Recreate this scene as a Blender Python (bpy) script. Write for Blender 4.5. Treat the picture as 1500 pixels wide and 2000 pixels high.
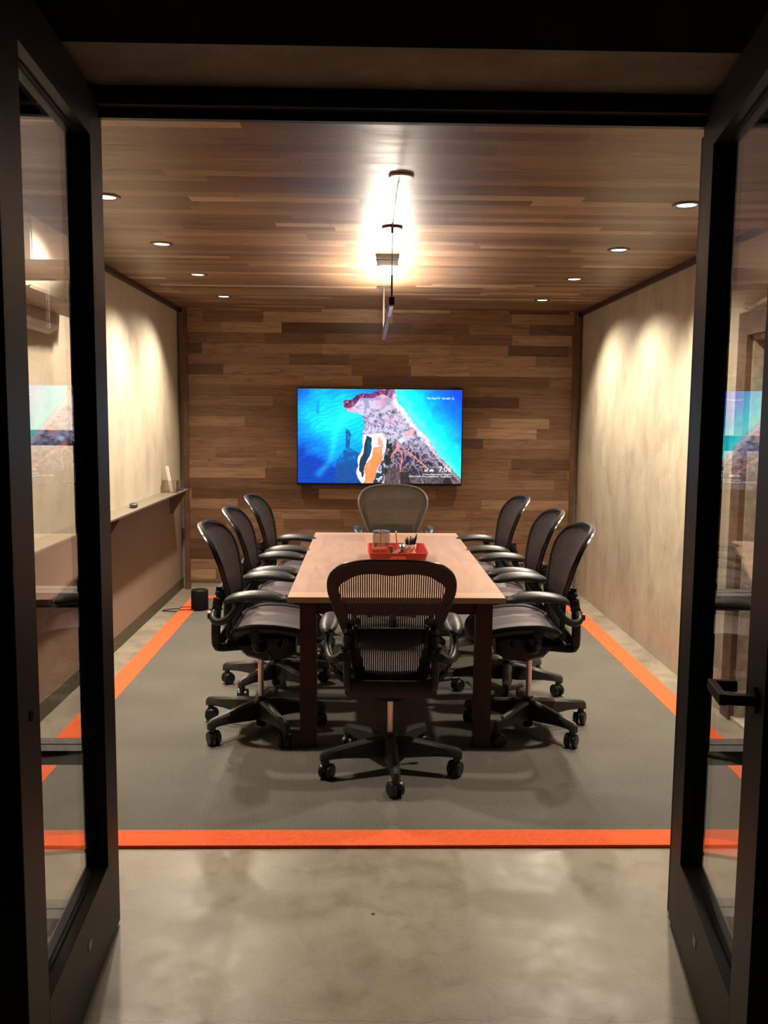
import bpy, bmesh, math, random
import numpy as np
from mathutils import Vector, Matrix
random.seed(4)
PI = math.pi
S = bpy.context.scene
COL = S.collection
for o in list(bpy.data.objects): bpy.data.objects.remove(o)

# ------------------------------------------------------------------ camera, world, exposure
F_PX, PITCH, YAW, ROLL, CAM_H = 1744.66, .1068, .0212, .0088, 1.5931
cp, sp, cy, sy = math.cos(PITCH), math.sin(PITCH), math.cos(YAW), math.sin(YAW)
fw = Vector((sy*cp, cy*cp, -sp)); r0 = Vector((cy, -sy, 0)); u0 = r0.cross(fw)
rt = r0*math.cos(ROLL) + u0*math.sin(ROLL); up = u0*math.cos(ROLL) - r0*math.sin(ROLL)
cam_d = bpy.data.cameras.new('camera'); cam = bpy.data.objects.new('camera', cam_d); COL.objects.link(cam)
cam_d.sensor_fit = 'VERTICAL'; cam_d.sensor_height = 24; cam_d.lens = 24*F_PX/2000; cam_d.clip_start = .02
cam.matrix_world = Matrix(((rt.x, up.x, -fw.x, 0), (rt.y, up.y, -fw.y, 0), (rt.z, up.z, -fw.z, CAM_H), (0, 0, 0, 1)))
S.camera = cam
w = bpy.data.worlds.new('world'); S.world = w; w.use_nodes = True
w.node_tree.nodes['Background'].inputs[0].default_value = (.35, .45, .6, 1)
w.node_tree.nodes['Background'].inputs[1].default_value = .0015
S.view_settings.view_transform = 'Standard'; S.view_settings.look = 'None'
S.view_settings.gamma = 1; S.view_settings.use_curve_mapping = False; S.view_settings.exposure = 0.0
S.render.engine = S.render.engine
SPOT_W, SPOT_COL = 205, (1, .86, .68)
LENS_E = 9
STRIP_E, STRIP_COL = 760, (1, .86, .70)
SCREEN_E = 1.7

# ------------------------------------------------------------------ dimensions (metres)
XL, XR = -1.69, 1.95           # side walls
ZC = 2.54                      # timber ceiling
YP, YB = 8.12, 8.20            # plank wall face, concrete back wall
YD = 2.68                      # glazed front
SOF = 2.505

# ------------------------------------------------------------------ material helpers
def new_mat(name):
    m = bpy.data.materials.new(name); m.use_nodes = True
    nt = m.node_tree; b = nt.nodes['Principled BSDF']
    return m, nt, b
def nd(nt, typ, **kw):
    n = nt.nodes.new(typ)
    for k, v in kw.items(): setattr(n, k, v)
    return n
def math_n(nt, op, a, b=None, c=None):
    n = nt.nodes.new('ShaderNodeMath'); n.operation = op
    for i, v in enumerate((a, b, c)):
        if v is None: continue
        if isinstance(v, (int, float)): n.inputs[i].default_value = v
        else: nt.links.new(v, n.inputs[i])
    return n.outputs[0]
def mixc(nt, fac, a, b, mode='MIX'):
    n = nt.nodes.new('ShaderNodeMix'); n.data_type = 'RGBA'; n.blend_type = mode
    for sock, v in ((n.inputs[0], fac), (n.inputs[6], a), (n.inputs[7], b)):
        if isinstance(v, (int, float)): sock.default_value = v
        elif isinstance(v, tuple): sock.default_value = (*v[:3], 1)
        else: nt.links.new(v, sock)
    return n.outputs[2]
def ramp(nt, fac, stops, interp='LINEAR'):
    n = nt.nodes.new('ShaderNodeValToRGB'); n.color_ramp.interpolation = interp
    el = n.color_ramp.elements
    while len(el) < len(stops): el.new(.5)
    for e, (p, c) in zip(el, stops):
        e.position = p; e.color = (*c, 1) if isinstance(c, tuple) else (c, c, c, 1)
    nt.links.new(fac, n.inputs[0]); return n.outputs[0]
def coords(nt):
    t = nt.nodes.new('ShaderNodeTexCoord'); s = nt.nodes.new('ShaderNodeSeparateXYZ')
    nt.links.new(t.outputs['Object'], s.inputs[0]); return t.outputs['Object'], s.outputs
def comb(nt, x, y, z):
    n = nt.nodes.new('ShaderNodeCombineXYZ')
    for i, v in enumerate((x, y, z)):
        if isinstance(v, (int, float)): n.inputs[i].default_value = v
        else: nt.links.new(v, n.inputs[i])
    return n.outputs[0]
def noise(nt, vec, scale, detail=4, rough=.55, dist=0):
    n = nt.nodes.new('ShaderNodeTexNoise'); n.inputs['Scale'].default_value = scale
    n.inputs['Detail'].default_value = detail; n.inputs['Roughness'].default_value = rough
    n.inputs['Distortion'].default_value = dist
    nt.links.new(vec, n.inputs['Vector']); return n.outputs['Fac']
def bump(nt, b, h, strength=.2, dist=.01):
    n = nt.nodes.new('ShaderNodeBump'); n.inputs['Strength'].default_value = strength
    n.inputs['Distance'].default_value = dist
    nt.links.new(h, n.inputs['Height']); nt.links.new(n.outputs[0], b.inputs['Normal'])
def plain(name, col, rough=.5, metal=0, spec=.5, var=.12, vscale=30, bmp=0):
    m, nt, b = new_mat(name)
    v, _ = coords(nt); f = noise(nt, v, vscale)
    c = ramp(nt, f, [(.3, tuple(x*(1-var) for x in col)), (.7, tuple(min(1, x*(1+var)) for x in col))])
    nt.links.new(c, b.inputs['Base Color'])
    b.inputs['Roughness'].default_value = rough; b.inputs['Metallic'].default_value = metal
    b.inputs['Specular IOR Level'].default_value = spec
    if bmp: bump(nt, b, f, bmp, .003)
    return m
def emit(name, col, strength):
    m, nt, b = new_mat(name); b.inputs['Base Color'].default_value = (0, 0, 0, 1)
    b.inputs['Emission Color'].default_value = (*col, 1); b.inputs['Emission Strength'].default_value = strength
    b.inputs['Roughness'].default_value = 1; b.inputs['Specular IOR Level'].default_value = 0
    return m
def planks(name, la, ra, h, L, cols, rough=.4, spec=.5, gap=.025, grain=26, contrast=.35, knots=.5):
    """boards along axis la stacked along axis ra, each with its own tone and grain"""
    m, nt, b = new_mat(name); v, s = coords(nt)
    cl, cr = s[la], s[ra]
    q = math_n(nt, 'DIVIDE', cr, h); row = math_n(nt, 'FLOOR', q)
    wn = nd(nt, 'ShaderNodeTexWhiteNoise', noise_dimensions='1D'); nt.links.new(row, wn.inputs['W'])
    l = math_n(nt, 'ADD', math_n(nt, 'DIVIDE', cl, L), math_n(nt, 'MULTIPLY', wn.outputs['Value'], 17.3))
    # uneven lengths
    l2 = math_n(nt, 'ADD', l, math_n(nt, 'MULTIPLY', math_n(nt, 'SINE', math_n(nt, 'MULTIPLY', l, 2.1)), .28))
    col = math_n(nt, 'FLOOR', l2)
    w2 = nd(nt, 'ShaderNodeTexWhiteNoise', noise_dimensions='2D'); nt.links.new(comb(nt, row, col, 0), w2.inputs['Vector'])
    idv = w2.outputs['Value']
    n = len(cols); base = ramp(nt, idv, [(i/(n-1), c) for i, c in enumerate(cols)])
    off = math_n(nt, 'MULTIPLY', idv, 31.7)
    gv = comb(nt, math_n(nt, 'ADD', math_n(nt, 'MULTIPLY', cl, 1.6), off), math_n(nt, 'MULTIPLY', cr, grain), off)
    g = noise(nt, gv, 2.2, 6, .62, .6)
    gv2 = comb(nt, math_n(nt, 'ADD', math_n(nt, 'MULTIPLY', cl, .8), off), math_n(nt, 'MULTIPLY', cr, grain*.28), off)
    g2 = noise(nt, gv2, 3.0, 3, .5, 1.6)
    gm = ramp(nt, g, [(.25, 1-contrast), (.5, .97), (.75, 1+contrast*.35)])
    gm2 = ramp(nt, g2, [(.22, 1-knots*.7), (.42, 1.0), (.7, 1.06)])
    c = mixc(nt, 1, mixc(nt, 1, base, gm, 'MULTIPLY'), gm2, 'MULTIPLY')
    fr = math_n(nt, 'FRACT', q); fl = math_n(nt, 'FRACT', l2)
    e1 = math_n(nt, 'LESS_THAN', fr, gap); e2 = math_n(nt, 'LESS_THAN', fl, .0016/L*2)
    e = math_n(nt, 'MAXIMUM', e1, e2)
    c = mixc(nt, math_n(nt, 'MULTIPLY', e, .55), c, (.03, .017, .01))
    nt.links.new(c, b.inputs['Base Color'])
    nt.links.new(ramp(nt, g, [(.3, rough-.06), (.7, rough+.1)]), b.inputs['Roughness'])
    b.inputs['Specular IOR Level'].default_value = spec
    bump(nt, b, math_n(nt, 'SUBTRACT', math_n(nt, 'MULTIPLY', g, .25), e), .15, .002)
    return m
def concrete(name, c1, c2, c3, scale=1.6, rough=.6, spec=.4, stretch=(1, 1, 1), bmp=.25):
    m, nt, b = new_mat(name); v, s = coords(nt)
    mp = nd(nt, 'ShaderNodeMapping'); mp.inputs['Scale'].default_value = stretch; nt.links.new(v, mp.inputs[0]); v = mp.outputs[0]
    a = noise(nt, v, scale, 7, .62, .5); d = noise(nt, v, scale*5, 6, .6, .3); f = noise(nt, v, scale*40, 4, .6)
    c = ramp(nt, a, [(.3, c1), (.52, c2), (.72, c3)])
    c = mixc(nt, 1, c, ramp(nt, d, [(.28, .80), (.5, 1.0), (.75, 1.08)]), 'MULTIPLY')
    c = mixc(nt, 1, c, ramp(nt, f, [(.25, .9), (.6, 1.03)]), 'MULTIPLY')
    nt.links.new(c, b.inputs['Base Color'])
    nt.links.new(ramp(nt, d, [(.3, max(.05, rough-.1)), (.7, rough+.12)]), b.inputs['Roughness'])
    b.inputs['Specular IOR Level'].default_value = spec
    bump(nt, b, math_n(nt, 'ADD', d, math_n(nt, 'MULTIPLY', f, .4)), bmp, .006)
    return m
def glass(name, tint=(1, 1, 1), r0=.045, rough=0.0):
    """clear pane: Schlick mix of see-through and mirror-like, the same from either side"""
    m = bpy.data.materials.new(name); m.use_nodes = True; nt = m.node_tree
    for n in list(nt.nodes): nt.nodes.remove(n)
    out = nt.nodes.new('ShaderNodeOutputMaterial'); tr = nt.nodes.new('ShaderNodeBsdfTransparent'); gl = nt.nodes.new('ShaderNodeBsdfGlossy')
    gl.inputs['Roughness'].default_value = rough; tr.inputs[0].default_value = (*tint, 1)
    g = nt.nodes.new('ShaderNodeNewGeometry'); dt = nt.nodes.new('ShaderNodeVectorMath'); dt.operation = 'DOT_PRODUCT'
    nt.links.new(g.outputs['Normal'], dt.inputs[0]); nt.links.new(g.outputs['Incoming'], dt.inputs[1])
    c = math_n(nt, 'ABSOLUTE', dt.outputs['Value']); k = math_n(nt, 'SUBTRACT', 1.0, c)
    p5 = math_n(nt, 'POWER', k, 5.0); fac = math_n(nt, 'MULTIPLY_ADD', p5, 1-r0, r0)
    mx = nt.nodes.new('ShaderNodeMixShader'); nt.links.new(fac, mx.inputs[0]); nt.links.new(tr.outputs[0], mx.inputs[1]); nt.links.new(gl.outputs[0], mx.inputs[2])
    nt.links.new(mx.outputs[0], out.inputs[0]); return m
def pellicle(name, col):
    """woven suspension mesh: opaque ribs with narrow see-through slots between them"""
    m, nt, b = new_mat(name); v, s = coords(nt)
    fx = math_n(nt, 'FRACT', math_n(nt, 'MULTIPLY', s[0], 1/.0095))
    f = noise(nt, v, 60)
    c = ramp(nt, f, [(.3, tuple(x*.85 for x in col)), (.7, tuple(x*1.2 for x in col))])
    nt.links.new(c, b.inputs['Base Color']); b.inputs['Roughness'].default_value = .5; b.inputs['Specular IOR Level'].default_value = .35
    bump(nt, b, fx, .4, .001)
    return m

M = {}
M['black_steel'] = plain('black_steel', (.008, .0075, .0072), .48, 0, .3, .15, 12, .05)
M['header'] = plain('header_steel', (.02, .02, .021), .5, 0, .4, .1)
M['gasket'] = plain('gasket', (.004, .004, .004), .8, 0, .2)
M['glass'] = glass('clear_glass')
M['wall_left'] = concrete('painted_board', (.475, .41, .305), (.53, .458, .347), (.565, .495, .38), .9, .55, .3, (1, 1, .6), .05)
M['wall_right'] = concrete('plaster_concrete', (.34, .297, .22), (.44, .385, .288), (.57, .505, .385), 1.3, .62, .35, (1, 1, .55), .25)
M['conc_back'] = concrete('back_concrete', (.36, .32, .25), (.44, .40, .32), (.5, .45, .37), 3, .7, .3)
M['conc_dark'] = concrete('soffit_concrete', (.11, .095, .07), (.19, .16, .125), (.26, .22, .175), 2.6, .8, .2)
WOODC = [(.08, .040, .022), (.20, .108, .06), (.125, .064, .036), (.28, .165, .098), (.155, .082, .046), (.23, .13, .073), (.36, .23, .145)]
M['wood_wall'] = planks('plank_wall_wood', 0, 2, .093, .74, WOODC, .42, .4, .03, 20, .5, .75)
CEILC = [(.10, .056, .031), (.24, .145, .086), (.15, .086, .049), (.30, .185, .112), (.125, .07, .04), (.21, .125, .073), (.44, .29, .18)]
M['wood_ceil'] = planks('ceiling_wood', 0, 1, .086, 1.05, CEILC, .42, .34, .022, 20, .5, .6)
M['wood_dark'] = plain('dark_wood_trim', (.05, .026, .014), .5, 0, .4, .3, 18)
M['wood_edge'] = plain('walnut_edge', (.12, .058, .03), .5, 0, .4, .3, 9)
M['table_top'] = planks('tabletop_wood', 1, 0, .14, 1.9, [(.275, .16, .105), (.32, .19, .13), (.295, .172, .115), (.34, .208, .145)], .46, .4, .004, 9, .12, .18)
M['table_end'] = planks('tabletop_end_wood', 0, 1, .13, 3, [(.37, .225, .14), (.40, .243, .152)], .46, .4, .0, 9, .12, .18)
M['table_leg'] = plain('table_leg_wood', (.055, .026, .014), .5, 0, .35, .25, 12)
M['black_plastic'] = plain('black_plastic', (.008, .008, .008), .38, 0, .5, .2, 30)
M['arm_pad'] = plain('black_arm_pad', (.02, .02, .02), .38, 0, .5, .12, 60)
M['leg_plastic'] = plain('graphite_plastic', (.03, .028, .025), .48, 0, .45, .15, 40)
M['chrome'] = plain('chrome_column', (.75, .68, .62), .18, 1, .5, .05)
M['pellicle'] = pellicle('dark_pellicle', (.075, .060, .062))
M['pellicle_lit'] = pellicle('lit_pellicle', (.085, .075, .062))  # paler copy of the mesh: front light on the far chair put into colour
M['rim'] = plain('chair_rim', (.0065, .0065, .0065), .30, 0, .4, .1)
M['rim_lit'] = plain('chair_rim_lit', (.13, .115, .095), .38, 0, .5, .1)  # front light on the far chair's rim painted in as a paler tone
M['orange'] = plain('orange_border_felt', (.72, .125, .045), .95, 0, .1, .10, 60, .3)
M['shelf'] = plain('grey_painted_shelf', (.15, .125, .09), .5, 0, .4, .08)
M['baseboard'] = plain('olive_grey_baseboard', (.085, .075, .045), .55, 0, .4, .12)
M['panel_low'] = plain('taupe_panel', (.27, .205, .15), .5, 0, .35, .06, 3)
M['screen_bezel'] = plain('tv_bezel', (.008, .008, .01), .25)
M['white_plastic'] = plain('white_plastic', (.62, .57, .48), .4, 0, .5, .04)
M['beige_plastic'] = plain('beige_plastic', (.62, .56, .45), .5, 0, .4, .06)
M['rod'] = plain('pale_rod', (.10, .095, .085), .4)
M['mullion'] = plain('mullion_grey', (.075, .073, .07), .5, 0, .5, .08)
M['detector_tan'] = plain('detector_side', (.024, .018, .015), .6)  # shade on the upper side of the white box, painted as brown
M['detector_white'] = plain('detector_cover', (.06, .055, .053), .5)  # paler copy for the lit lower part of the same white box
M['tan_plastic'] = plain('tan_plastic', (.42, .36, .28), .5, 0, .4, .06)
M['bronze'] = plain('bronze_ring', (.10, .085, .07), .4, .6)
M['grey_metal'] = plain('grey_metal', (.25, .23, .2), .4, .6)
M['black_fabric'] = plain('black_speaker_cloth', (.006, .006, .006), .85, 0, .2)
M['tray_red'] = plain('red_tray', (.42, .035, .02), .4, 0, .4, .06)
M['brown_frame'] = plain('brown_painted_frame', (.13, .085, .06), .6, 0, .3, .35, 9)
M['dark_leaf'] = plain('dark_door_leaf', (.018, .011, .008), .35, 0, .5, .2)
M['pane_grey'] = plain('grey_door_panel', (.06, .055, .05), .3, 0, .5, .1)
M['plaster_edge'] = plain('broken_plaster', (.5, .45, .35), .8, 0, .2, .3, 25, .6)
M['white'] = plain('white_paper', (.75, .7, .62), .6, 0, .3, .03)
M['brown_beans'] = plain('brown_clips', (.10, .05, .025), .5, 0, .4, .5, 90)
M['blue'] = plain('blue_marker', (.03, .05, .16), .4)
M['red_bits'] = plain('red_bits', (.7, .09, .03), .5, 0, .4, .3, 90)
M['clip_grey'] = plain('eraser_grey', (.06, .06, .07), .5)
M['jar_glass'] = glass('jar_glass', (.88, .84, .82), .14, .05)
M['jar_metal'] = plain('jar_lid', (.5, .52, .5), .25, 1)
M['lens'] = emit('downlight_lens', (1, .86, .66), LENS_E)
M['lens_cool'] = emit('downlight_lens_cool', (.85, .88, 1), LENS_E)
M['strip'] = emit('uplight_strip', STRIP_COL, STRIP_E)
M['text'] = emit('screen_text', (.9, .93, 1), 1.4)
M['label'] = plain('grey_label', (.2, .2, .19), .5)

# floor: polished concrete with one hairline crack
def floor_mat():
    m = concrete('polished_concrete', (.18, .151, .112), (.255, .218, .166), (.325, .28, .216), 1.7, .40, .4, (1, 1, 1), .14)
    nt = m.node_tree; b = nt.nodes['Principled BSDF']; v, s = coords(nt)
    src = b.inputs['Base Color'].links[0].from_socket
    nx = noise(nt, comb(nt, s[0], 0, 0), 3.5, 5, .6)
    wob = math_n(nt, 'MULTIPLY_ADD', nx, .16, 2.13)
    d = math_n(nt, 'ABSOLUTE', math_n(nt, 'SUBTRACT', s[1], wob))
    line = math_n(nt, 'LESS_THAN', d, .0011)
    c = mixc(nt, math_n(nt, 'MULTIPLY', line, .6), src, (.05, .035, .025))
    pits = noise(nt, v, 55, 2, .5); band = math_n(nt, 'LESS_THAN', math_n(nt, 'ABSOLUTE', math_n(nt, 'SUBTRACT', s[1], 2.98)), .10)
    pm = math_n(nt, 'MULTIPLY', math_n(nt, 'GREATER_THAN', pits, .73), band)
    c = mixc(nt, math_n(nt, 'MULTIPLY', pm, .6), c, (.09, .065, .045))
    nt.links.new(c, b.inputs['Base Color']); return m
M['floor'] = floor_mat()
def carpet():
    m, nt, b = new_mat('grey_woven_rug'); v, s = coords(nt)
    a = noise(nt, v, 1.7, 4, .5); f = noise(nt, v, 330, 2, .6)
    diag = math_n(nt, 'SINE', math_n(nt, 'MULTIPLY', math_n(nt, 'ADD', s[0], math_n(nt, 'MULTIPLY', s[1], .8)), 420))
    d2 = math_n(nt, 'SINE', math_n(nt, 'MULTIPLY', s[1], 300))
    wv = math_n(nt, 'MULTIPLY', math_n(nt, 'MULTIPLY', diag, d2), .5)
    c = ramp(nt, a, [(.3, (.118, .111, .094)), (.7, (.146, .138, .118))])
    c = mixc(nt, 1, c, ramp(nt, f, [(.3, .8), (.7, 1.15)]), 'MULTIPLY')
    c = mixc(nt, 1, c, ramp(nt, math_n(nt, 'ADD', wv, .5), [(0, .92), (1, 1.06)]), 'MULTIPLY')
    nt.links.new(c, b.inputs['Base Color']); b.inputs['Roughness'].default_value = .95; b.inputs['Specular IOR Level'].default_value = .15
    bump(nt, b, math_n(nt, 'ADD', f, wv), .5, .003); return m
M['carpet'] = carpet()

# ------------------------------------------------------------------ geometry helpers
def obj(name, bm, mat, parent=None, smooth=False, loc=None, rotz=None):
    me = bpy.data.meshes.new(name); bmesh.ops.recalc_face_normals(bm, faces=bm.faces); bm.to_mesh(me); bm.free()
    if isinstance(mat, str): mat = M[mat]
    for mt in (mat if isinstance(mat, list) else [mat]): me.materials.append(mt)
    if smooth:
        me.polygons.foreach_set('use_smooth', [True]*len(me.polygons))
        try: me.set_sharp_from_angle(angle=math.radians(38))
        except Exception: pass
    o = bpy.data.objects.new(name, me); COL.objects.link(o)
    if parent: o.parent = parent
    if loc: o.location = loc
    if rotz is not None: o.rotation_euler.z = rotz
    return o
def thing(name, label, cat, loc=(0, 0, 0), rotz=0, group=None, kind=None):
    o = bpy.data.objects.new(name, None); COL.objects.link(o); o.location = loc; o.rotation_euler.z = rotz
    o.empty_display_size = .1
    return tag(o, label, cat, group, kind)
def tag(o, label=None, cat=None, group=None, kind=None):
    if label: o['label'] = label
    if cat: o['category'] = cat
    if group: o['group'] = group
    if kind: o['kind'] = kind
    return o
def box(bm, x0, x1, y0, y1, z0, z1, bev=0):
    vs = [bm.verts.new(p) for p in ((x0, y0, z0), (x1, y0, z0), (x1, y1, z0), (x0, y1, z0), (x0, y0, z1), (x1, y0, z1), (x1, y1, z1), (x0, y1, z1))]
    fs = [bm.faces.new([vs[i] for i in f]) for f in ((0, 3, 2, 1), (4, 5, 6, 7), (0, 1, 5, 4), (1, 2, 6, 5), (2, 3, 7, 6), (3, 0, 4, 7))]
    if bev:
        es = list({e for f in fs for e in f.edges})
        bmesh.ops.bevel(bm, geom=es, offset=bev, segments=2, affect='EDGES', profile=.6)
    return bm
def bx(*a, **k): return box(bmesh.new(), *a, **k)
def loft(bm, rings, close=True, cap=True):
    R = [[bm.verts.new(p) for p in r] for r in rings]
    n = len(R[0])
    for a, b in zip(R, R[1:]):
        for i in range(n if close else n-1):
            j = (i+1) % n
            bm.faces.new((a[i], a[j], b[j], b[i]))
    if cap and close:
        bm.faces.new(R[0][::-1]); bm.faces.new(R[-1])
    return bm
def tube(bm, pts, rad, seg=10, closed=False, flat=1.0, upv=(0, 0, 1)):
    """sweep; rad number or list; flat scales the second axis"""
    P = [Vector(p) for p in pts]; n = len(P)
    if not isinstance(rad, (list, tuple)): rad = [rad]*n
    rings = []
    for i in range(n):
        a = P[(i-1) % n] if (closed or i > 0) else P[i]
        b = P[(i+1) % n] if (closed or i < n-1) else P[i]
        t = (b-a).normalized(); u = Vector(upv)
        if abs(t.dot(u)) > .95: u = Vector((0, 1, 0)) if abs(t.y) < .9 else Vector((1, 0, 0))
        s1 = t.cross(u).normalized(); s2 = s1.cross(t).normalized()
        rings.append([P[i] + s1*math.cos(2*PI*k/seg)*rad[i] + s2*math.sin(2*PI*k/seg)*rad[i]*flat for k in range(seg)])
    if closed:
        R = [[bm.verts.new(p) for p in r] for r in rings]
        for i in range(n):
            a, b = R[i], R[(i+1) % n]
            for k in range(seg): bm.faces.new((a[k], a[(k+1) % seg], b[(k+1) % seg], b[k]))
    else: loft(bm, rings)
    return bm
def smooth_path(pts, n=6):
    P = [Vector(p) for p in pts]; out = []
    for i in range(len(P)-1):
        p0 = P[max(i-1, 0)]; p1 = P[i]; p2 = P[i+1]; p3 = P[min(i+2, len(P)-1)]
        for k in range(n):
            t = k/n
            out.append(.5*((2*p1)+(-p0+p2)*t+(2*p0-5*p1+4*p2-p3)*t*t+(-p0+3*p1-3*p2+p3)*t**3))
    out.append(P[-1]); return out
def lathe(bm, prof, c=(0, 0, 0), seg=28):
    """prof = [(r, z)]"""
    rings = [[(c[0]+r*math.cos(2*PI*k/seg), c[1]+r*math.sin(2*PI*k/seg), c[2]+z) for k in range(seg)] for r, z in prof]
    R = [[bm.verts.new(p) for p in r] for r in rings]
    for a, b in zip(R, R[1:]):
        for i in range(seg):
            j = (i+1) % seg; bm.faces.new((a[i], a[j], b[j], b[i]))
    if prof[0][0] > 1e-5: bm.faces.new(R[0][::-1])
    if prof[-1][0] > 1e-5: bm.faces.new(R[-1])
    return bm
def cyl(bm, a, b, r, seg=20, r2=None):
    return tube(bm, [a, b], [r, r if r2 is None else r2], seg)
def lerp_tab(tab, x):
    for (a, va), (b, vb) in zip(tab, tab[1:]):
        if x <= b: return va+(vb-va)*(max(x, a)-a)/(b-a)
    return tab[-1][1]
def dup(root, loc=None, rotz=None, parent=None):
    r = root.copy(); COL.objects.link(r)
    if parent: r.parent = parent
    for ch in root.children: dup(ch, parent=r)
    if loc is not None: r.location = loc
    if rotz is not None: r.rotation_euler.z = rotz
    return r
def struct(name, bm, mat, **k):
    return tag(obj(name, bm, mat, **k), kind='structure')

# ------------------------------------------------------------------ the setting
struct('floor', bx(-4.0, 4.2, -1.5, YB+.3, -.08, 0), 'floor')
struct('ceiling', bx(XL-.1, XR+.1, YD+.07, YB+.1, ZC, ZC+.08), 'wood_ceil')
struct('wall_left', bx(XL-.15, XL, YD-.3, YB+.15, 0, SOF+.3), 'wall_left')
lw = struct('trim_1', bx(XL, XL+.006, YD+.08, YB-.01, .10, .93), 'panel_low')
struct('baseboard_left', bx(XL, XL+.014, YD+.08, YB-.012, 0, .10, bev=.003), 'baseboard')
struct('wall_back', bx(XL, XR, YB, YB+.15, 0, ZC), 'conc_back')
DY0, DY1, DZ = 3.62, 4.69, 2.14     # doorway in the right wall
bm = bmesh.new(); box(bm, XR, XR+.2, YD-.3, DY0, 0, SOF+.3); box(bm, XR, XR+.2, DY1, YB+.15, 0, SOF+.3); box(bm, XR, XR+.2, DY0, DY1, DZ, SOF+.3)
struct('wall_right', bm, 'wall_right')
# plank feature wall with its two uprights and pale plinth
struct('wall_panelled', bx(-1.595, 1.865, YP, YB-.001, .075, ZC-.001), 'wood_wall')
struct('baseboard_back', bx(-1.595, 1.865, YP+.02, YB-.001, 0, .075), 'conc_back')
struct('trim_2', bx(-1.635, -1.595, YP-.02, YB-.001, 0, ZC-.001), 'wood_edge')
struct('trim_3', bx(1.865, 1.90, YP-.02, YB-.001, 0, ZC-.001), 'wood_edge')
struct('trim_4', bx(XL, XL+.028, YD+.08, YB-.001, ZC-.034, ZC-.001), 'wood_dark')
struct('trim_5', bx(XR-.028, XR, YD+.08, YB-.001, ZC-.034, ZC-.001), 'wood_dark')
# concrete beam over the glazed front (its underside catches the room light)
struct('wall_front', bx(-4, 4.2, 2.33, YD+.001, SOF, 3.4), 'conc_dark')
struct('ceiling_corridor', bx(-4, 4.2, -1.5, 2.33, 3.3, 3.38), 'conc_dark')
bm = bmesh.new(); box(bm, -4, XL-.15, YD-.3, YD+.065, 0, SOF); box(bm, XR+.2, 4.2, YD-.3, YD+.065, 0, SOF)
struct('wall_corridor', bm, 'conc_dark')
# right-wall doorway
dr = thing('door_3', None, None, kind='structure')
bm = bmesh.new()
for (a, b_, z0, z1) in ((DY1-.11, DY1, 0, DZ), (DY0, DY0+.11, 0, DZ), (DY0+.11, DY1-.11, DZ-.12, DZ)): box(bm, XR-.012, XR+.10, a, b_, z0, z1, bev=.003)
obj('door_frame', bm, 'brown_frame', dr)
bm = bmesh.new()
for (a, b_, z0, z1) in ((DY1-.135, DY1-.11, 0, DZ-.12), (DY0+.11, DY0+.135, 0, DZ-.12), (DY0+.135, DY1-.135, DZ-.145, DZ-.12)): box(bm, XR+.02, XR+.09, a, b_, z0, z1)
obj('door_stop', bm, 'plaster_edge', dr)
lf = obj('door_leaf', bx(XR+.10, XR+.14, DY0+.11, DY1-.11, .01, DZ-.12), 'dark_leaf', dr)
obj('door_panel', bx(XR+.092, XR+.10, DY0+.27, DY1-.27, .12, 1.88), 'pane_grey', lf)
obj('threshold', bx(XR+.001, XR+.10, DY0+.11, DY1-.11, 0, .02), 'plaster_edge', dr)
bm = bmesh.new()
pts = [(XR-.006, DY0+.1+i*.09, DZ+.012+.012*math.sin(i*2.1)+.01*(i % 3)) for i in range(11)]
tube(bm, pts, [.014+.008*((i*7) % 3)/2 for i in range(11)], 7); obj('broken_plaster', bm, 'plaster_edge', dr)

# glazed front: header, jambs, sidelights
JL0, JL1, JR0, JR1 = -.85, -.785, .995, 1.06
bm = bmesh.new(); box(bm, XL, XR, YD-.06, YD-.02, 2.455, SOF-.002); box(bm, XL, XR, YD-.02, YD+.002, 2.430, SOF-.002); box(bm, XL, XR, YD+.002, YD+.065, 2.462, ZC)
struct('trim_6', bm, 'header')
bm = bmesh.new(); box(bm, JL0, JL1, YD-.01, YD+.065, 0, 2.425); struct('trim_7', bm, 'black_steel')
bm = bmesh.new(); box(bm, JR0, JR1, YD-.01, YD+.065, 0, 2.425); struct('trim_8', bm, 'black_steel')
MZ = [.022, .5575, 1.042, 1.522, 2.007]
for n, (a, b_) in enumerate(((XL, JL0), (JR1, XR))):
    wn = thing(f'window_{n+1}', None, None, kind='structure')
    bm = bmesh.new()
    for z in MZ:
        box(bm, a, b_, YD-.055, YD-.004, z-.022, z+.022); box(bm, a, b_, YD+.004, YD+.055, z-.022, z+.022)
        box(bm, a, b_, YD-.004, YD+.004, z-.022, z+.012)
    xw = a if n == 0 else b_-.04
    box(bm, xw, xw+.04, YD-.05, YD+.05, .044, 2.425)
    obj('window_frame', bm, 'mullion', wn)
    zs = MZ+[2.447]
    for z0, z1 in zip(zs, zs[1:]): obj('window_pane', bx(a, b_, YD-.003, YD+.003, z0+.013, z1-.022), 'glass', wn)

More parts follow.
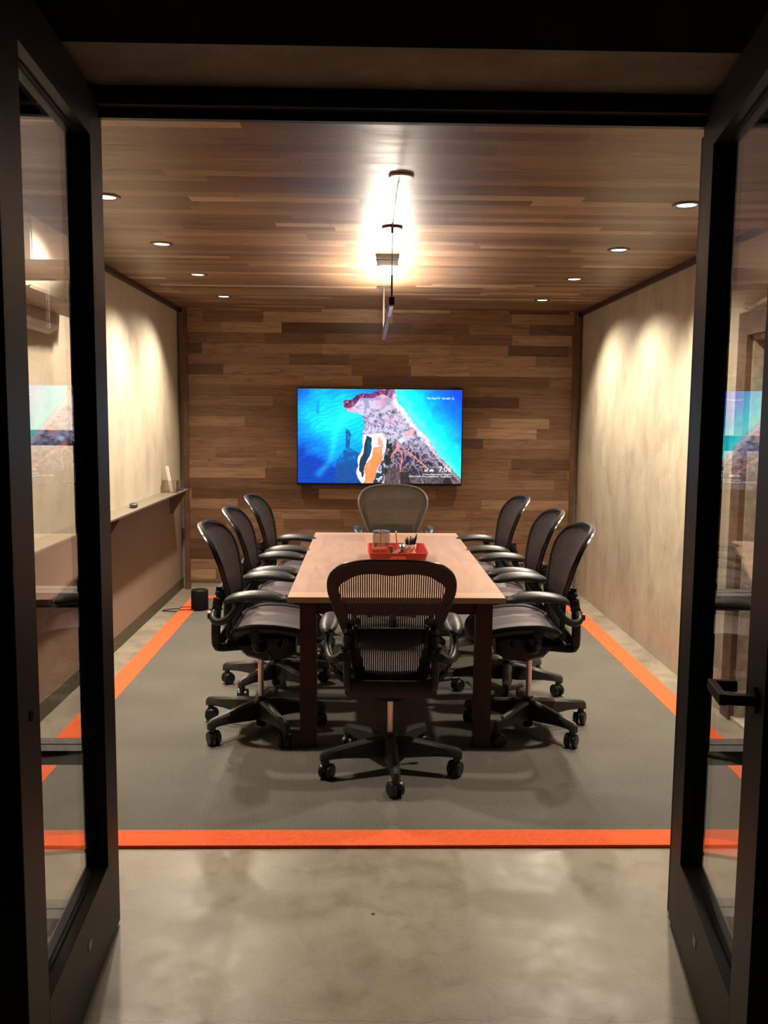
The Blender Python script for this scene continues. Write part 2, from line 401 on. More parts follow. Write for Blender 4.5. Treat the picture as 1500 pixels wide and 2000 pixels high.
# the two open door leaves (local x runs from the hinge along the leaf, local y<0 is the room-centre face)
def door_leaf(name, hinge, ang, side, W):
    H0, H1, T, SW = .012, 2.475, .068, .146
    d = thing(name, None, None, loc=(hinge[0], hinge[1], 0), rotz=ang, kind='structure')
    y0, y1 = (0, T) if side > 0 else (-T, 0)
    bm = bmesh.new(); box(bm, 0, SW, y0, y1, H0, H1, bev=.002); box(bm, W-SW, W, y0, y1, H0, H1, bev=.002)
    box(bm, SW, W-SW, y0, y1, H0, .265); box(bm, SW, W-SW, y0, y1, 2.345, H1)
    obj('door_frame', bm, 'black_steel', d)
    yi = y0 if side > 0 else y1; sgn = 1 if side > 0 else -1
    yg = yi+sgn*.036
    obj('door_glass', bx(SW-.005, W-SW+.005, yg-.004, yg+.004, .26, 2.35), 'glass', d)
    bm = bmesh.new()
    for q in (-1, 1):
        yy = yg+q*.006
        for z0, z1 in ((.265, .268), (2.342, 2.345)): box(bm, SW, W-SW, yy-.002, yy+.002, z0, z1)
        for x0, x1 in ((SW, SW+.003), (W-SW-.003, W-SW)): box(bm, x0, x1, yy-.002, yy+.002, .265, 2.345)
    obj('glazing_seal', bm, 'gasket', d)
    bm = bmesh.new(); a, b_ = sorted((yi, yi-sgn*.0015)); box(bm, .37, .405, a, b_, .155, .18); obj('label_plate', bm, 'label', d)
    bm = bmesh.new()
    for z in (.25, 1.24, 2.22): cyl(bm, (-.008, yi+sgn*.075, z-.05), (-.008, yi+sgn*.075, z+.05), .009, 12)
    obj('hinge', bm, 'black_steel', d)
    return d, yi, sgn, W, SW
# left leaf: room-centre face points to +x
dL, yi, sgn, W, SW = door_leaf('door_1', (-.762, 2.675), -PI/2+.069, -1, .908)
bm = bmesh.new(); cyl(bm, (W-SW*.55, yi-.001, .955), (W-SW*.55, yi+.003, .955), .011, 16); obj('lock_cylinder', bm, 'gasket', dL)
dR, yi, sgn, W, SW = door_leaf('door_2', (.975, 2.675), -PI/2-.166, 1, .92)
hd = thing('door_handle', None, None); hd.parent = dR
for k in ('label', 'category'):
    if k in hd: del hd[k]
hx, hz = W-SW*.42, 1.0
bm = bmesh.new(); cyl(bm, (hx, yi, hz), (hx, yi-.009, hz), .030, 28); obj('rose', bm, 'black_plastic', hd, True)
bm = bmesh.new()
box(bm, hx-.010, hx+.012, yi-.066, yi-.008, hz-.011, hz+.011, bev=.002)
box(bm, hx-.108, hx+.012, yi-.078, yi-.062, hz-.012, hz+.012, bev=.002)
box(bm, hx-.108, hx-.092, yi-.066, yi-.016, hz-.012, hz+.012, bev=.002)
obj('lever', bm, 'black_plastic', hd)

# ------------------------------------------------------------------ rug
RL, RR, RF, RB, BW = -1.509, 1.795, 3.16, 7.775, .125
rug = obj('rug', bx(RL+BW, RR-BW, RF+BW, RB-BW, 0, .0105), 'carpet')
tag(rug, 'large grey woven rug with an orange border under the meeting table', 'rug')
bm = bmesh.new(); v0 = [(RL, RF), (RR, RF), (RR, RB), (RL, RB)]; v1 = [(RL+BW, RF+BW), (RR-BW, RF+BW), (RR-BW, RB-BW), (RL+BW, RB-BW)]
lay = []
for z in (0, .012):
    lay.append(([bm.verts.new((x, y, z)) for x, y in v0], [bm.verts.new((x, y, z)) for x, y in v1]))
for i in range(4):
    j = (i+1) % 4
    bm.faces.new((lay[1][0][i], lay[1][0][j], lay[1][1][j], lay[1][1][i])); bm.faces.new((lay[0][0][i], lay[0][1][i], lay[0][1][j], lay[0][0][j]))
    bm.faces.new((lay[0][0][i], lay[0][0][j], lay[1][0][j], lay[1][0][i])); bm.faces.new((lay[0][1][j], lay[0][1][i], lay[1][1][i], lay[1][1][j]))
b_ = obj('border', bm, 'orange', rug); b_['label'] = 'bright orange felt border'

# ------------------------------------------------------------------ meeting table
TX0, TX1, TY0, TY1, TT = -.36, .662, 4.11, 6.446, .75
tb = thing('meeting_table', 'long wooden meeting table with a pale top and dark legs on the rug', 'table', (0, 0, 0))
EB = .13
top = obj('tabletop', bx(TX0, TX1, TY0+EB, TY1-EB, TT-.028, TT, bev=.002), 'table_top', tb)
obj('end_board', bx(TX0, TX1, TY0, TY0+EB-.0015, TT-.028, TT, bev=.002), 'table_end', tb)
obj('end_board', bx(TX0, TX1, TY1-EB+.0015, TY1, TT-.028, TT, bev=.002), 'table_end', tb)
bm = bmesh.new(); a = .07
box(bm, TX0+a, TX1-a, TY0+.05, TY0+.072, .66, TT-.028); box(bm, TX0+a, TX1-a, TY1-.072, TY1-.05, .66, TT-.028)
box(bm, TX0+a, TX0+a+.022, TY0+.072, TY1-.072, .66, TT-.028); box(bm, TX1-a-.022, TX1-a, TY0+.072, TY1-.072, .66, TT-.028)
obj('apron', bm, 'table_leg', tb)
for x in (TX0+.055, TX1-.055-.078):
    for y in (TY0+.03, TY1-.03-.078): obj('leg', bx(x, x+.078, y, y+.078, .0115, TT-.028, bev=.002), 'table_leg', tb)

# ------------------------------------------------------------------ mesh office chair (front is local +y)
BZ = [(.500, .150), (.555, .158), (.60, .168), (.66, .184), (.70, .196), (.75, .215), (.80, .235), (.85, .252), (.89, .263), (.925, .267), (.955, .262), (.985, .247), (1.01, .222), (1.028, .185), (1.040, .13), (1.046, .065), (1.048, 0)]
BYP = [(.49, -.150), (.56, -.142), (.60, -.142), (.70, -.150), (.76, -.165), (.85, -.195), (.95, -.235), (1.05, -.282)]
def bpt(u, z, off=0):
    hw = lerp_tab(BZ, z); x = u*hw
    return (x, lerp_tab(BYP, z)+.055*(x/.26)**2+off, z)
def make_chair(pale=False):  # pale picks the lit copies of mesh and rim
    t = thing('office_chair', 'x', 'office chair')
    pel, rim = ('pellicle_lit', 'rim_lit') if pale else ('pellicle', 'rim')
    zs = [.500+(1.048-.500)*math.sin((k/22)*PI/2)**1 for k in range(23)]; zs[-1] = 1.0472
    bm = bmesh.new()   # the woven back: upright ribs with open slots between them
    nr = 28; pitch = .0094; rw = .0029
    for i in range(-nr, nr+1):
        x = i*pitch; zz = [z for z in np.linspace(.502, 1.0465, 26) if lerp_tab(BZ, z) > abs(x)+.001]
        lo, hi = zz[0], zz[-1]
        for _ in range(8):
            if lerp_tab(BZ, lo-.002) > abs(x) and lo > .503: lo -= .002
            if lerp_tab(BZ, hi+.002) > abs(x): hi += .002
        zz = [lo]+zz[1:-1]+[hi]; rings = []
        for z in zz:
            y = lerp_tab(BYP, z)+.055*(x/.26)**2
            rings.append([(x-rw, y-.0015, z), (x+rw, y-.0015, z), (x+rw, y+.002, z), (x-rw, y+.002, z)])
        loft(bm, rings)
    obj('backrest', bm, pel, t)
    L = [bpt(-1, z) for z in zs]; Rr = [bpt(1, z) for z in zs]
    loop = smooth_path(L[:-1]+Rr[:-1][::-1], 2)
    bot = [bpt(u, .500) for u in (.66, .33, 0, -.33, -.66)]
    loop = loop+[Vector(p) for p in bot]
    bm = bmesh.new(); tube(bm, loop, .0095, 8, closed=True, upv=(0, 1, 0))
    # wide shell behind the woven part
    def outp(q):
        return q
    n = len(loop); ctr = Vector((0, 0, .80)); back = []
    for p in loop:
        d = Vector((p.x, 0, p.z-.80)); 
        if p.z > .93: k = .056 + .009*math.cos(min(1, abs(p.x)/.17)*PI)
        elif p.z < .56: k = .022
        else: k = .040
        sx = p.x*(1-(.043/max(abs(p.x), .05))) if abs(p.x) > .09 else p.x*.6
        sz = p.z
        if p.z > .90: sz = p.z - k*min(1, (p.z-.90)/.10)
        if p.z < .56: sz = p.z + k*min(1, (.56-p.z)/.05)
        y = lerp_tab(BYP, sz)+.055*(sx/.26)**2
        back.append(Vector((sx, y, sz)))
    O1 = [bm.verts.new((p.x, p.y-.004, p.z)) for p in loop]; O2 = [bm.verts.new((p.x, p.y-.020, p.z)) for p in loop]
    I1 = [bm.verts.new((p.x, p.y-.006, p.z)) for p in back]; I2 = [bm.verts.new((p.x, p.y-.014, p.z)) for p in back]
    for i in range(n):
        j = (i+1) % n
        for A, B in ((O1, O2), (O2, I2), (I2, I1), (I1, O1)):
            try: bm.faces.new((A[i], A[j], B[j], B[i]))
            except ValueError: pass
    obj('backrest_frame', bm, rim, t, True)
    bm = bmesh.new()   # lumbar pad
    rings = []
    for i in range(13):
        u = -1+2*i/12; x = u*.148; h = .034+.026*(1-u*u); y = -.185+.04*(x/.2)**2; zc = .715-.012*(1-u*u)
        rings.append([(x, y-.010, zc-h*.9), (x, y+.004, zc-h), (x, y+.010, zc), (x, y+.004, zc+h*.75), (x, y-.010, zc+h*.7), (x, y-.016, zc)])
    loft(bm, rings); box(bm, -.156, -.142, -.195, -.165, .66, .755, bev=.003); box(bm, .142, .156, -.195, -.165, .66, .755, bev=.003)
    obj('lumbar_pad', bm, 'black_plastic', t, True)
    # seat
    def seat_z(y, x): return lerp_tab([(-.16, .535), (-.10, .562), (-.02, .583), (.06, .585), (.16, .572), (.24, .555), (.31, .522)], y) - .022*(1-(x/.25)**2)
    out = []
    for k in range(48):
        th = 2*PI*k/48; c, s_ = math.cos(th), math.sin(th)
        x = .248*math.copysign(abs(c)**.42, c); y = .092+.216*math.copysign(abs(s_)**.55, s_)
        out.append((x, y, seat_z(y, x)))
    bm = bmesh.new(); rings = []
    for f in (1, .85, .65, .42, .2, .02): rings.append([bm.verts.new((x*f, .092+(y-.092)*f, seat_z(.092+(y-.092)*f, x*f))) for x, y, z in out])
    for a, b in zip(rings, rings[1:]):
        for i in range(48): bm.faces.new((a[i], a[(i+1) % 48], b[(i+1) % 48], b[i]))
    bm.faces.new(rings[-1]); obj('seat', bm, pel, t, True)
    bm = bmesh.new(); tube(bm, [(x, y, z-.010) for x, y, z in out], .016, 10, closed=True, flat=1.35)
    for sx in (-1, 1):   # side pivots
        cyl(bm, (sx*.235, .0, .548), (sx*.268, .0, .548), .024, 20); cyl(bm, (sx*.262, .0, .548), (sx*.272, .0, .548), .015, 16)
    obj('seat_frame', bm, 'black_plastic', t, True)
    # back support yoke
    bm = bmesh.new()
    for sx in (-1, 1):
        tube(bm, smooth_path([(sx*.186, -.168, .735), (sx*.187, -.182, .69), (sx*.187, -.19, .60), (sx*.184, -.192, .50), (sx*.165, -.18, .462), (sx*.10, -.09, .450), (sx*.06, .0, .44)], 4), .017, 8, flat=1.3)
        cyl(bm, (sx*.172, -.185, .655), (sx*.212, -.185, .655), .022, 18)
    box(bm, -.175, .175, -.200, -.178, .448, .520, bev=.008)
    box(bm, -.12, .12, -.185, -.03, .440, .462, bev=.006)
    obj('back_support', bm, 'black_plastic', t, True)
    # arms
    for sx in (-1, 1):
        bm = bmesh.new(); rings = []
        for k in range(19):
            q = .5-.5*math.cos(PI*k/18); y = -.135+.295*q; e = (1-abs(2*q-1)**5)**.5 if 0 < q < 1 else .0
            wv = (.040+.006*q)*max(e, .22); hh = .026*max(e, .22)
            zc = .734-.022*(2*q-1.0)**2+.002*q; xc = sx*(.276-.012*q)
            rings.append([(xc+wv*math.cos(a), y, zc+hh*math.sin(a)) for a in [2*PI*i/14 for i in range(14)]])
        loft(bm, rings); ar = obj('armrest', bm, 'arm_pad', t, True)
        bm = bmesh.new()
        tube(bm, smooth_path([(sx*.196, -.195, .648), (sx*.225, -.198, .618), (sx*.255, -.165, .606), (sx*.272, -.115, .630), (sx*.274, -.075, .680), (sx*.273, -.045, .728)], 4), [.019]*8+[.018]*7+[.019]*6, 10)
        box(bm, sx*.273-.026, sx*.273+.026, -.08, .04, .712, .724, bev=.004)
        cyl(bm, (sx*.205, -.225, .628), (sx*.205, -.190, .628), .020, 14)
        obj('armrest_support', bm, 'black_plastic', ar, True)
    # mechanism
    bm = bmesh.new()
    rings = []
    for y, wv, z0, z1 in ((-.11, .05, .425, .465), (-.06, .075, .385, .49), (.03, .085, .365, .50), (.12, .08, .375, .495), (.18, .06, .40, .475)):
        rings.append([(-wv, y, z0+.015), (-wv+.02, y, z0), (wv-.02, y, z0), (wv, y, z0+.015), (wv, y, z1-.015), (wv-.02, y, z1), (-wv+.02, y, z1), (-wv, y, z1-.015)])
    loft(bm, rings)
    for sx in (-1, 1):
        tube(bm, smooth_path([(sx*.245, 0, .548), (sx*.236, .0, .50), (sx*.19, .01, .455), (sx*.07, .02, .435)], 3), .021, 8, flat=.8)
        tube(bm, smooth_path([(sx*.07, .10, .45), (sx*.15, .13, .46), (sx*.235, .15, .53)], 3), .013, 8)
    obj('tilt_housing', bm, 'black_plastic', t, True)
    bm = bmesh.new(); cyl(bm, (.17, .06, .44), (.30, .09, .445), .006, 8); cyl(bm, (.28, .085, .445), (.31, .092, .446), .012, 10)
    obj('height_lever', bm, 'black_plastic', t, True)
    bm = bmesh.new(); cyl(bm, (0, 0, .14), (0, 0, .385), .0145, 20); gc = obj('gas_column', bm, 'chrome', t, True)
    bm = bmesh.new(); lathe(bm, [(.020, .018), (.024, .022), (.027, .06), (.040, .075), (.044, .12), (.036, .160), (.026, .168), (.026, .172), (.016, .173)])
    hub = obj('base_hub', bm, 'black_plastic', t, True)
    for k in range(5):
        bm = bmesh.new(); rings = []
        for r, z0, z1, wv in ((.015, .062, .158, .030), (.07, .064, .158, .030), (.14, .074, .150, .028), (.22, .084, .139, .025), (.285, .086, .130, .023), (.315, .082, .124, .020), (.328, .078, .112, .012)):
            rings.append([(r, -wv, z0+.006), (r, -wv*.6, z0), (r, wv*.6, z0), (r, wv, z0+.006), (r, wv*.85, z1-.010), (r, wv*.4, z1), (r, -wv*.4, z1), (r, -wv*.85, z1-.010)])
        loft(bm, rings); lathe(bm, [(.015, .055), (.016, .09)], (.304, 0, 0), 14)
        lg = obj('leg', bm, 'leg_plastic', t, True); lg.rotation_euler.z = 2*PI*k/5
        bm = bmesh.new(); R = .034
        for q in (-1, 1):
            prof = [(R*.35, .0), (R*.80, .002), (R, .007), (R, .020), (R*.85, .025), (.004, .025)]
            rings = [[(rr*math.cos(a), q*(.004+hh), rr*math.sin(a)) for a in [2*PI*i/24 for i in range(24)]] for rr, hh in prof]
            loft(bm, rings)
        tube(bm, [(R*.9*math.cos(a), 0, R*.9*math.sin(a)) for a in [math.radians(d) for d in range(10, 171, 20)]], .006, 6, upv=(0, 1, 0))
        box(bm, -.008, .012, -.004, .004, .0, .032)
        c = obj('caster', bm, 'black_plastic', lg, True); c.location = (.298, 0, R); c.rotation_euler.z = [.4, 1.2, -.5, 2.2, .9][k]
    return t
def set_chair(c, label, loc, face, legs, dz=0, grp='mesh office chairs around the meeting table', cast=None):
    c.location = (*loc, .0115); c.rotation_euler.z = face; c['label'] = label; c['group'] = grp
    k = 0
    for ch in c.children:
        nm = ch.name.split('.')[0]
        if nm == 'leg':
            ch.rotation_euler.z = math.radians(legs+72*k)-face
            for q in ch.children: q.rotation_euler.z = (.5, 1.3, -.6, 2.0, .8)[(k+len(label)) % 5]
            k += 1
        elif nm in ('base_hub',): pass
        elif nm == 'gas_column': ch.location.z = dz*.5
        else: ch.location.z = dz
proto = make_chair()
R90 = PI/2
specs = [
    (proto, 'black mesh office chair seen from behind at the near end of the table', (.118, 3.885), -.02, 201, -.054),
    (None, 'nearest of the three black mesh chairs on the left side of the table', (-.52, 4.40), -R90, 11, .005),
    (None, 'middle of the three black mesh chairs on the left side of the table', (-.515, 5.10), -R90+.03, 22, .005),
    (None, 'farthest of the three black mesh chairs on the left side of the table', (-.492, 5.86), -R90-.02, 30, .01),
    (None, 'nearest of the three black mesh chairs on the right side of the table', (.835, 4.40), R90-.02, 16, .005),
    (None, 'middle of the three black mesh chairs on the right side of the table', (.84, 5.09), R90-.04, 44, .005),
    (None, 'farthest of the three black mesh chairs on the right side of the table', (.79, 5.90), R90+.02, 10, .01)]
for c, lab, loc, face, legs, dz in specs:
    c = c or dup(proto); set_chair(c, lab, loc, face, legs, dz)
far = make_chair(True)
set_chair(far, 'grey mesh office chair facing us at the far end of the table, below the screen', (.215, 6.72), PI, 54, 0)

# ------------------------------------------------------------------ television
TVX0, TVX1, TVZ0, TVZ1, TVY = -.617, .870, .972, 1.842, 8.03
tv = thing('television', 'wide television on the plank wall showing a headland and turquoise sea from above', 'television')
obj('housing', bx(TVX0, TVX1, TVY, TVY+.045, TVZ0, TVZ1, bev=.003), 'screen_bezel', tv)
SX0, SX1, SZ0, SZ1 = TVX0+.010, TVX1-.010, TVZ0+.020, TVZ1-.010
NX, NY = 440, 248
def poly_mask(X, Y, P):
    ins = np.zeros(X.shape, bool); n = len(P)
    for i in range(n):
        x1, y1 = P[i]; x2, y2 = P[(i+1) % n]
        c = ((y1 > Y) != (y2 > Y)) & (X < (x2-x1)*(Y-y1)/((y2-y1) if y2 != y1 else 1e-9)+x1); ins ^= c
    return ins
def vnoise(X, Y, sc, seed, octv=4):
    rng = np.random.RandomState(seed); out = np.zeros(X.shape); amp = 1; tot = 0
    for o in range(octv):
        g = rng.rand(256, 256); x = X/sc*2**o; y = Y/sc*2**o
        xi = np.floor(x).astype(int); yi = np.floor(y).astype(int); fx = x-xi; fy = y-yi
        fx = fx*fx*(3-2*fx); fy = fy*fy*(3-2*fy)
        a = g[yi % 256, xi % 256]; b = g[yi % 256, (xi+1) % 256]; c = g[(yi+1) % 256, xi % 256]; d = g[(yi+1) % 256, (xi+1) % 256]
        out += amp*((a*(1-fx)+b*fx)*(1-fy)+(c*(1-fx)+d*fx)*fy); tot += amp; amp *= .5
    return out/tot
def seg_d(X, Y, P):
    D = np.full(X.shape, 1e9)
    for (x1, y1), (x2, y2) in zip(P, P[1:]):
        dx, dy = x2-x1, y2-y1; t = np.clip(((X-x1)*dx+(Y-y1)*dy)/(dx*dx+dy*dy), 0, 1)
        D = np.minimum(D, np.hypot(X-x1-t*dx, Y-y1-t*dy))
    return D
def screen_picture():
    gx, gy = np.meshgrid(80+1350*np.arange(NX+1)/NX, 93+757*np.arange(NY+1)/NY)
    wx = gx+18*(vnoise(gx, gy, 60, 1)-.5); wy = gy+18*(vnoise(gx, gy, 60, 2)-.5)
    C = np.zeros(gx.shape+(3,))
    def put(mask, col, a=1.0):
        a = (mask*a)[..., None] if not isinstance(a, np.ndarray) else (mask*a)[..., None]
        C[:] = C*(1-a)+np.array(col)/255*a
    def grad(t, stops):
        t = np.clip(t, 0, 1); ps = [s[0] for s in stops]
        return np.stack([np.interp(t, ps, [s[1][k] for s in stops]) for k in range(3)], -1)/255
    # left water
    d1 = np.hypot((gx-430)/420, (gy-330)/330); n1 = vnoise(gx, gy, 130, 3)
    C[:] = grad(d1*.8+(n1-.5)*.4+.25*np.clip((gy-600)/250, 0, 1), [(0, (25, 225, 245)), (.42, (0, 190, 238)), (.68, (0, 140, 225)), (.9, (0, 92, 200)), (1, (0, 60, 170))])
    rip = np.sin((gy*.16+gx*.05+14*vnoise(gx, gy, 90, 4)))*.5+.5
    C[:] *= (.88+.2*rip*vnoise(gx, gy, 40, 5))[..., None]
    arc = seg_d(wx, wy, [(620, 290), (560, 290), (440, 330), (390, 420), (370, 560), (340, 680), (250, 780)])
    put(np.exp(-(arc/26)**2), (60, 235, 250), .32)
    put(poly_mask(wx, wy, [(478, 405), (505, 415), (520, 470), (500, 560), (600, 620), (580, 860), (385, 860), (400, 660), (470, 570)]), (18, 70, 130), .9*np.clip(3*vnoise(gx, gy, 34, 6)-.5, 0, 1))
    put(poly_mask(wx, wy, [(235, 190), (260, 190), (256, 300), (238, 300)]), (10, 80, 170), .6*np.clip(2.5*vnoise(gx, gy, 20, 16)-.8, 0, 1))
    # right water
    e = ((gx-870)*.80-(gy-93)*.62)/430
    right = poly_mask(gx, gy, [(868, 80), (905, 190), (1030, 350), (1150, 480), (1250, 620), (1450, 830), (1500, 830), (1500, 60), (868, 60)])
    wr = grad(np.abs(e)*1.05+(vnoise(gx, gy, 50, 7)-.5)*.25, [(0, (90, 255, 255)), (.18, (10, 235, 255)), (.34, (0, 185, 245)), (.6, (0, 118, 240)), (1, (8, 65, 230))])
    wr *= (.9+.14*(np.sin(gy*.42-gx*.14+12*vnoise(gx, gy, 60, 8))*.5+.5)*np.clip(np.abs(e)*2.5, 0, 1))[..., None]
    C[right] = wr[right]
    land = poly_mask(wx, wy, [(862, 60), (880, 130), (905, 190), (1030, 350), (1150, 480), (1250, 620), (1440, 812), (1440, 900), (640, 900), (575, 800), (560, 770), (575, 700), (580, 640), (612, 560), (610, 450), (628, 380), (615, 300), (570, 278), (500, 270), (455, 240), (445, 190), (480, 178), (520, 182), (560, 140), (620, 122), (680, 130), (740, 104), (770, 60)])
    put(land, (180, 174, 196))
    nn = vnoise(gx, gy, 34, 9); n2 = vnoise(gx, gy, 14, 10, 3); n3 = vnoise(gx, gy, 70, 11)
    put(land*(nn > .56), (120, 115, 150), .65); put(land*(n2 > .62)*(gy > 250), (70, 66, 90), .6)
    put(land*(n3 > .55)*(gy < 380), (200, 140, 165), .6)
    topb = poly_mask(wx, wy, [(440, 180), (560, 130), (640, 110), (740, 90), (880, 60), (890, 180), (820, 160), (780, 130), (700, 165), (600, 165), (540, 230), (500, 245), (450, 235)])
    put(land*topb, (120, 45, 95), np.clip(.25+nn*1.1, 0, 1)); put(land*topb*(n2 > .55), (50, 15, 50), .7)
    low = land*np.clip((gy-520-(gx-1100)*.25)/120, 0, 1)*(gx > 800)
    put(low, (110, 95, 105), .75); put(low*(n2 > .5), (40, 34, 50), .8); put(low*(gy > 720), (70, 60, 55), .6)
    put(poly_mask(wx, wy, [(975, 540), (1060, 600), (1200, 700), (1160, 790), (1000, 780), (940, 640)])*(n2 > .45), (35, 30, 62), .7)
    put(poly_mask(wx, wy, [(820, 430), (850, 450), (860, 620), (830, 720), (770, 870), (700, 860), (740, 740), (800, 620)])*(nn > .42), (18, 34, 30), .85)
    put(poly_mask(wx, wy, [(620, 460), (770, 440), (815, 500), (800, 600), (700, 700), (620, 860), (560, 800), (575, 690), (590, 560)])*land, (222, 215, 226), .9)
    put(poly_mask(wx, wy, [(700, 560), (775, 550), (780, 640), (730, 740), (700, 870), (640, 870), (628, 720), (690, 640)]), (236, 122, 60), .92*np.clip(.5+n3, 0, 1))
    put(poly_mask(wx, wy, [(735, 470), (775, 500), (790, 560), (740, 540)]), (205, 130, 110), .8)
    put(poly_mask(wx, wy, [(642, 465), (688, 490), (692, 560), (662, 650), (630, 720), (618, 800), (585, 790), (582, 700), (612, 620), (628, 540)]), (12, 40, 62), .95)
    put(poly_mask(wx, wy, [(655, 500), (685, 510), (680, 580), (650, 620)]), (10, 75, 120), .8)
    put(poly_mask(wx, wy, [(565, 730), (600, 760), (605, 800), (575, 800)]), (225, 230, 240), .9)
    bd = seg_d(wx, wy, [(880, 150), (905, 200), (1030, 362), (1150, 492), (1250, 632), (1440, 830)])
    put(np.exp(-((bd-14)/17)**2)*land, (222, 214, 220), .85*np.clip(1.25-(gy-93)/900, 0, 1)*(bd < 60-.052*gy)); put(np.exp(-((bd-62)/10)**2)*land, (150, 140, 165), .5)
    for P, wd in (([(905, 520), (915, 570), (942, 630), (925, 760), (925, 860)], 5), ([(900, 535), (960, 570), (1050, 640), (1160, 730)], 6), ([(920, 540), (870, 600), (850, 640)], 8)):
        put(np.exp(-(seg_d(gx, gy, P)/wd)**2), (235, 130, 125), .85)
    put(np.exp(-(seg_d(gx, gy, [(1010, 620), (1070, 740), (1120, 850)])/3)**2), (170, 165, 190), .6)
    put(poly_mask(wx, wy, [(950, 450), (1020, 400), (1050, 430), (990, 470)]), (222, 150, 160), .85)
    put(poly_mask(gx, gy, [(935, 475), (962, 500), (932, 525), (908, 498)]), (190, 235, 248), .95)
    for x, y, r in ((998, 515, 11), (1037, 498, 10), (1075, 485, 11), (865, 275, 16), (1048, 437, 10), (795, 675, 12), (760, 300, 14), (720, 350, 12), (640, 690, 8)):
        put(np.exp(-((gx-x)**2+(gy-y)**2)/(r*r)), (50, 50, 75), .85)
    put(poly_mask(wx, wy, [(920, 760), (1000, 750), (1010, 870), (920, 870)]), (30, 28, 34), .7)
    put(poly_mask(wx, wy, [(1290, 805), (1340, 800), (1380, 870), (1280, 870)]), (22, 20, 30), .8)
    C[:] = np.clip(C, 0, 1)
    return C
pic = screen_picture()
lin = np.where(pic <= .04045, pic/12.92, ((pic+.055)/1.055)**2.4)
verts = np.zeros(((NY+1)*(NX+1), 3)); ii, jj = np.meshgrid(np.arange(NX+1), np.arange(NY+1))
verts[:, 0] = (SX0+(SX1-SX0)*ii/NX).ravel(); verts[:, 1] = TVY-.0015; verts[:, 2] = (SZ1-(SZ1-SZ0)*jj/NY).ravel()
a = (jj[:-1, :-1]*(NX+1)+ii[:-1, :-1]).ravel(); faces = np.stack([a, a+NX+1, a+NX+2, a+1], -1)
me = bpy.data.meshes.new('screen'); me.from_pydata(verts.tolist(), [], faces.tolist())
at = me.color_attributes.new('picture', 'FLOAT_COLOR', 'POINT')
at.data.foreach_set('color', np.concatenate([lin.reshape(-1, 3), np.ones((len(verts), 1))], 1).astype(np.float32).ravel())
m, nt, b = new_mat('screen_picture'); an = nd(nt, 'ShaderNodeAttribute', attribute_name='picture')
b.inputs['Base Color'].default_value = (.01, .01, .01, 1); b.inputs['Roughness'].default_value = .3
nt.links.new(an.outputs['Color'], b.inputs['Emission Color']); b.inputs['Emission Strength'].default_value = SCREEN_E
me.materials.append(m); so = bpy.data.objects.new('screen', me); COL.objects.link(so); so.parent = tv
so['label'] = 'lit screen with a headland, lagoons and blue water'
def text(body, x, z, size, y, mat, parent, name, align='RIGHT', bold=0):
    cu = bpy.data.curves.new('t', 'FONT'); cu.body = body; cu.size = size; cu.align_x = align; cu.offset = bold
    o = bpy.data.objects.new('t', cu); COL.objects.link(o)
    dg = bpy.context.evaluated_depsgraph_get(); me = bpy.data.meshes.new_from_object(o.evaluated_get(dg))
    bpy.data.objects.remove(o)
    me.transform(Matrix.Translation((x, y, z)) @ Matrix.Rotation(PI/2, 4, 'X')); me.materials.clear(); me.materials.append(M[mat])
    q = bpy.data.objects.new(name, me); COL.objects.link(q); q.parent = parent; return q
def sc(cx, cy): return SX0+(cx-80)/1350*(SX1-SX0), SZ1-(cy-93)/757*(SZ1-SZ0)
x, z = sc(1352, 752); text('7:06', x, z, .068, TVY-.003, 'text', so, 'clock')
x, z = sc(1162, 752); text('50°', x, z, .028, TVY-.003, 'text', so, 'temperature', bold=.0006)
x, z = sc(1352, 780); text('© Mateo Planet Explore, Honolulu', x, z, .0185, TVY-.003, 'text', so, 'caption')
x, z = sc(1352, 797); text('©2016 CNES / Airbus, DigitalGlobe · Google Earth', x, z, .0185, TVY-.003, 'text', so, 'caption')
x, z = sc(1332, 168); text('The Vault TV · Atl add5', x, z, .0215, TVY-.003, 'text', so, 'caption', bold=.0003)
bm = bmesh.new(); cx, cz = sc(1185, 745)
for dx, dz, r in ((-.010, 0, .0085), (.002, .005, .011), (.012, 0, .008)): cyl(bm, (cx+dx, TVY-.0032, cz+dz), (cx+dx, TVY-.0022, cz+dz), r, 14)
obj('cloud_icon', bm, 'text', so)
bm = bmesh.new(); cx, cz = sc(1354, 163); t_ = .0022
for q in ((-.011, .011, .007, .007+t_), (-.011, .011, -.009, -.009+t_), (.011-t_, .011, -.009, .009), (-.011, -.011+t_, .002, .009), (-.011, -.004, -.009, -.004)):
    box(bm, cx+q[0], cx+q[1], TVY-.0032, TVY-.0022, cz+q[2], cz+q[3])
obj('cast_icon', bm, 'text', so)
obj('maker_plate', bx(.095, .145, TVY-.001, TVY, TVZ0+.006, TVZ0+.011), 'label', tv)
obj('wall_bracket', bx(-.1, .36, TVY+.045, YP-.001, 1.25, 1.60), 'black_plastic', tv)
st = tag(obj('streaming_box', bx(.78, .856, TVY+.046, TVY+.070, 1.80, 1.852, bev=.003), 'black_plastic'), 'small black box behind the top right corner of the television', 'media box')

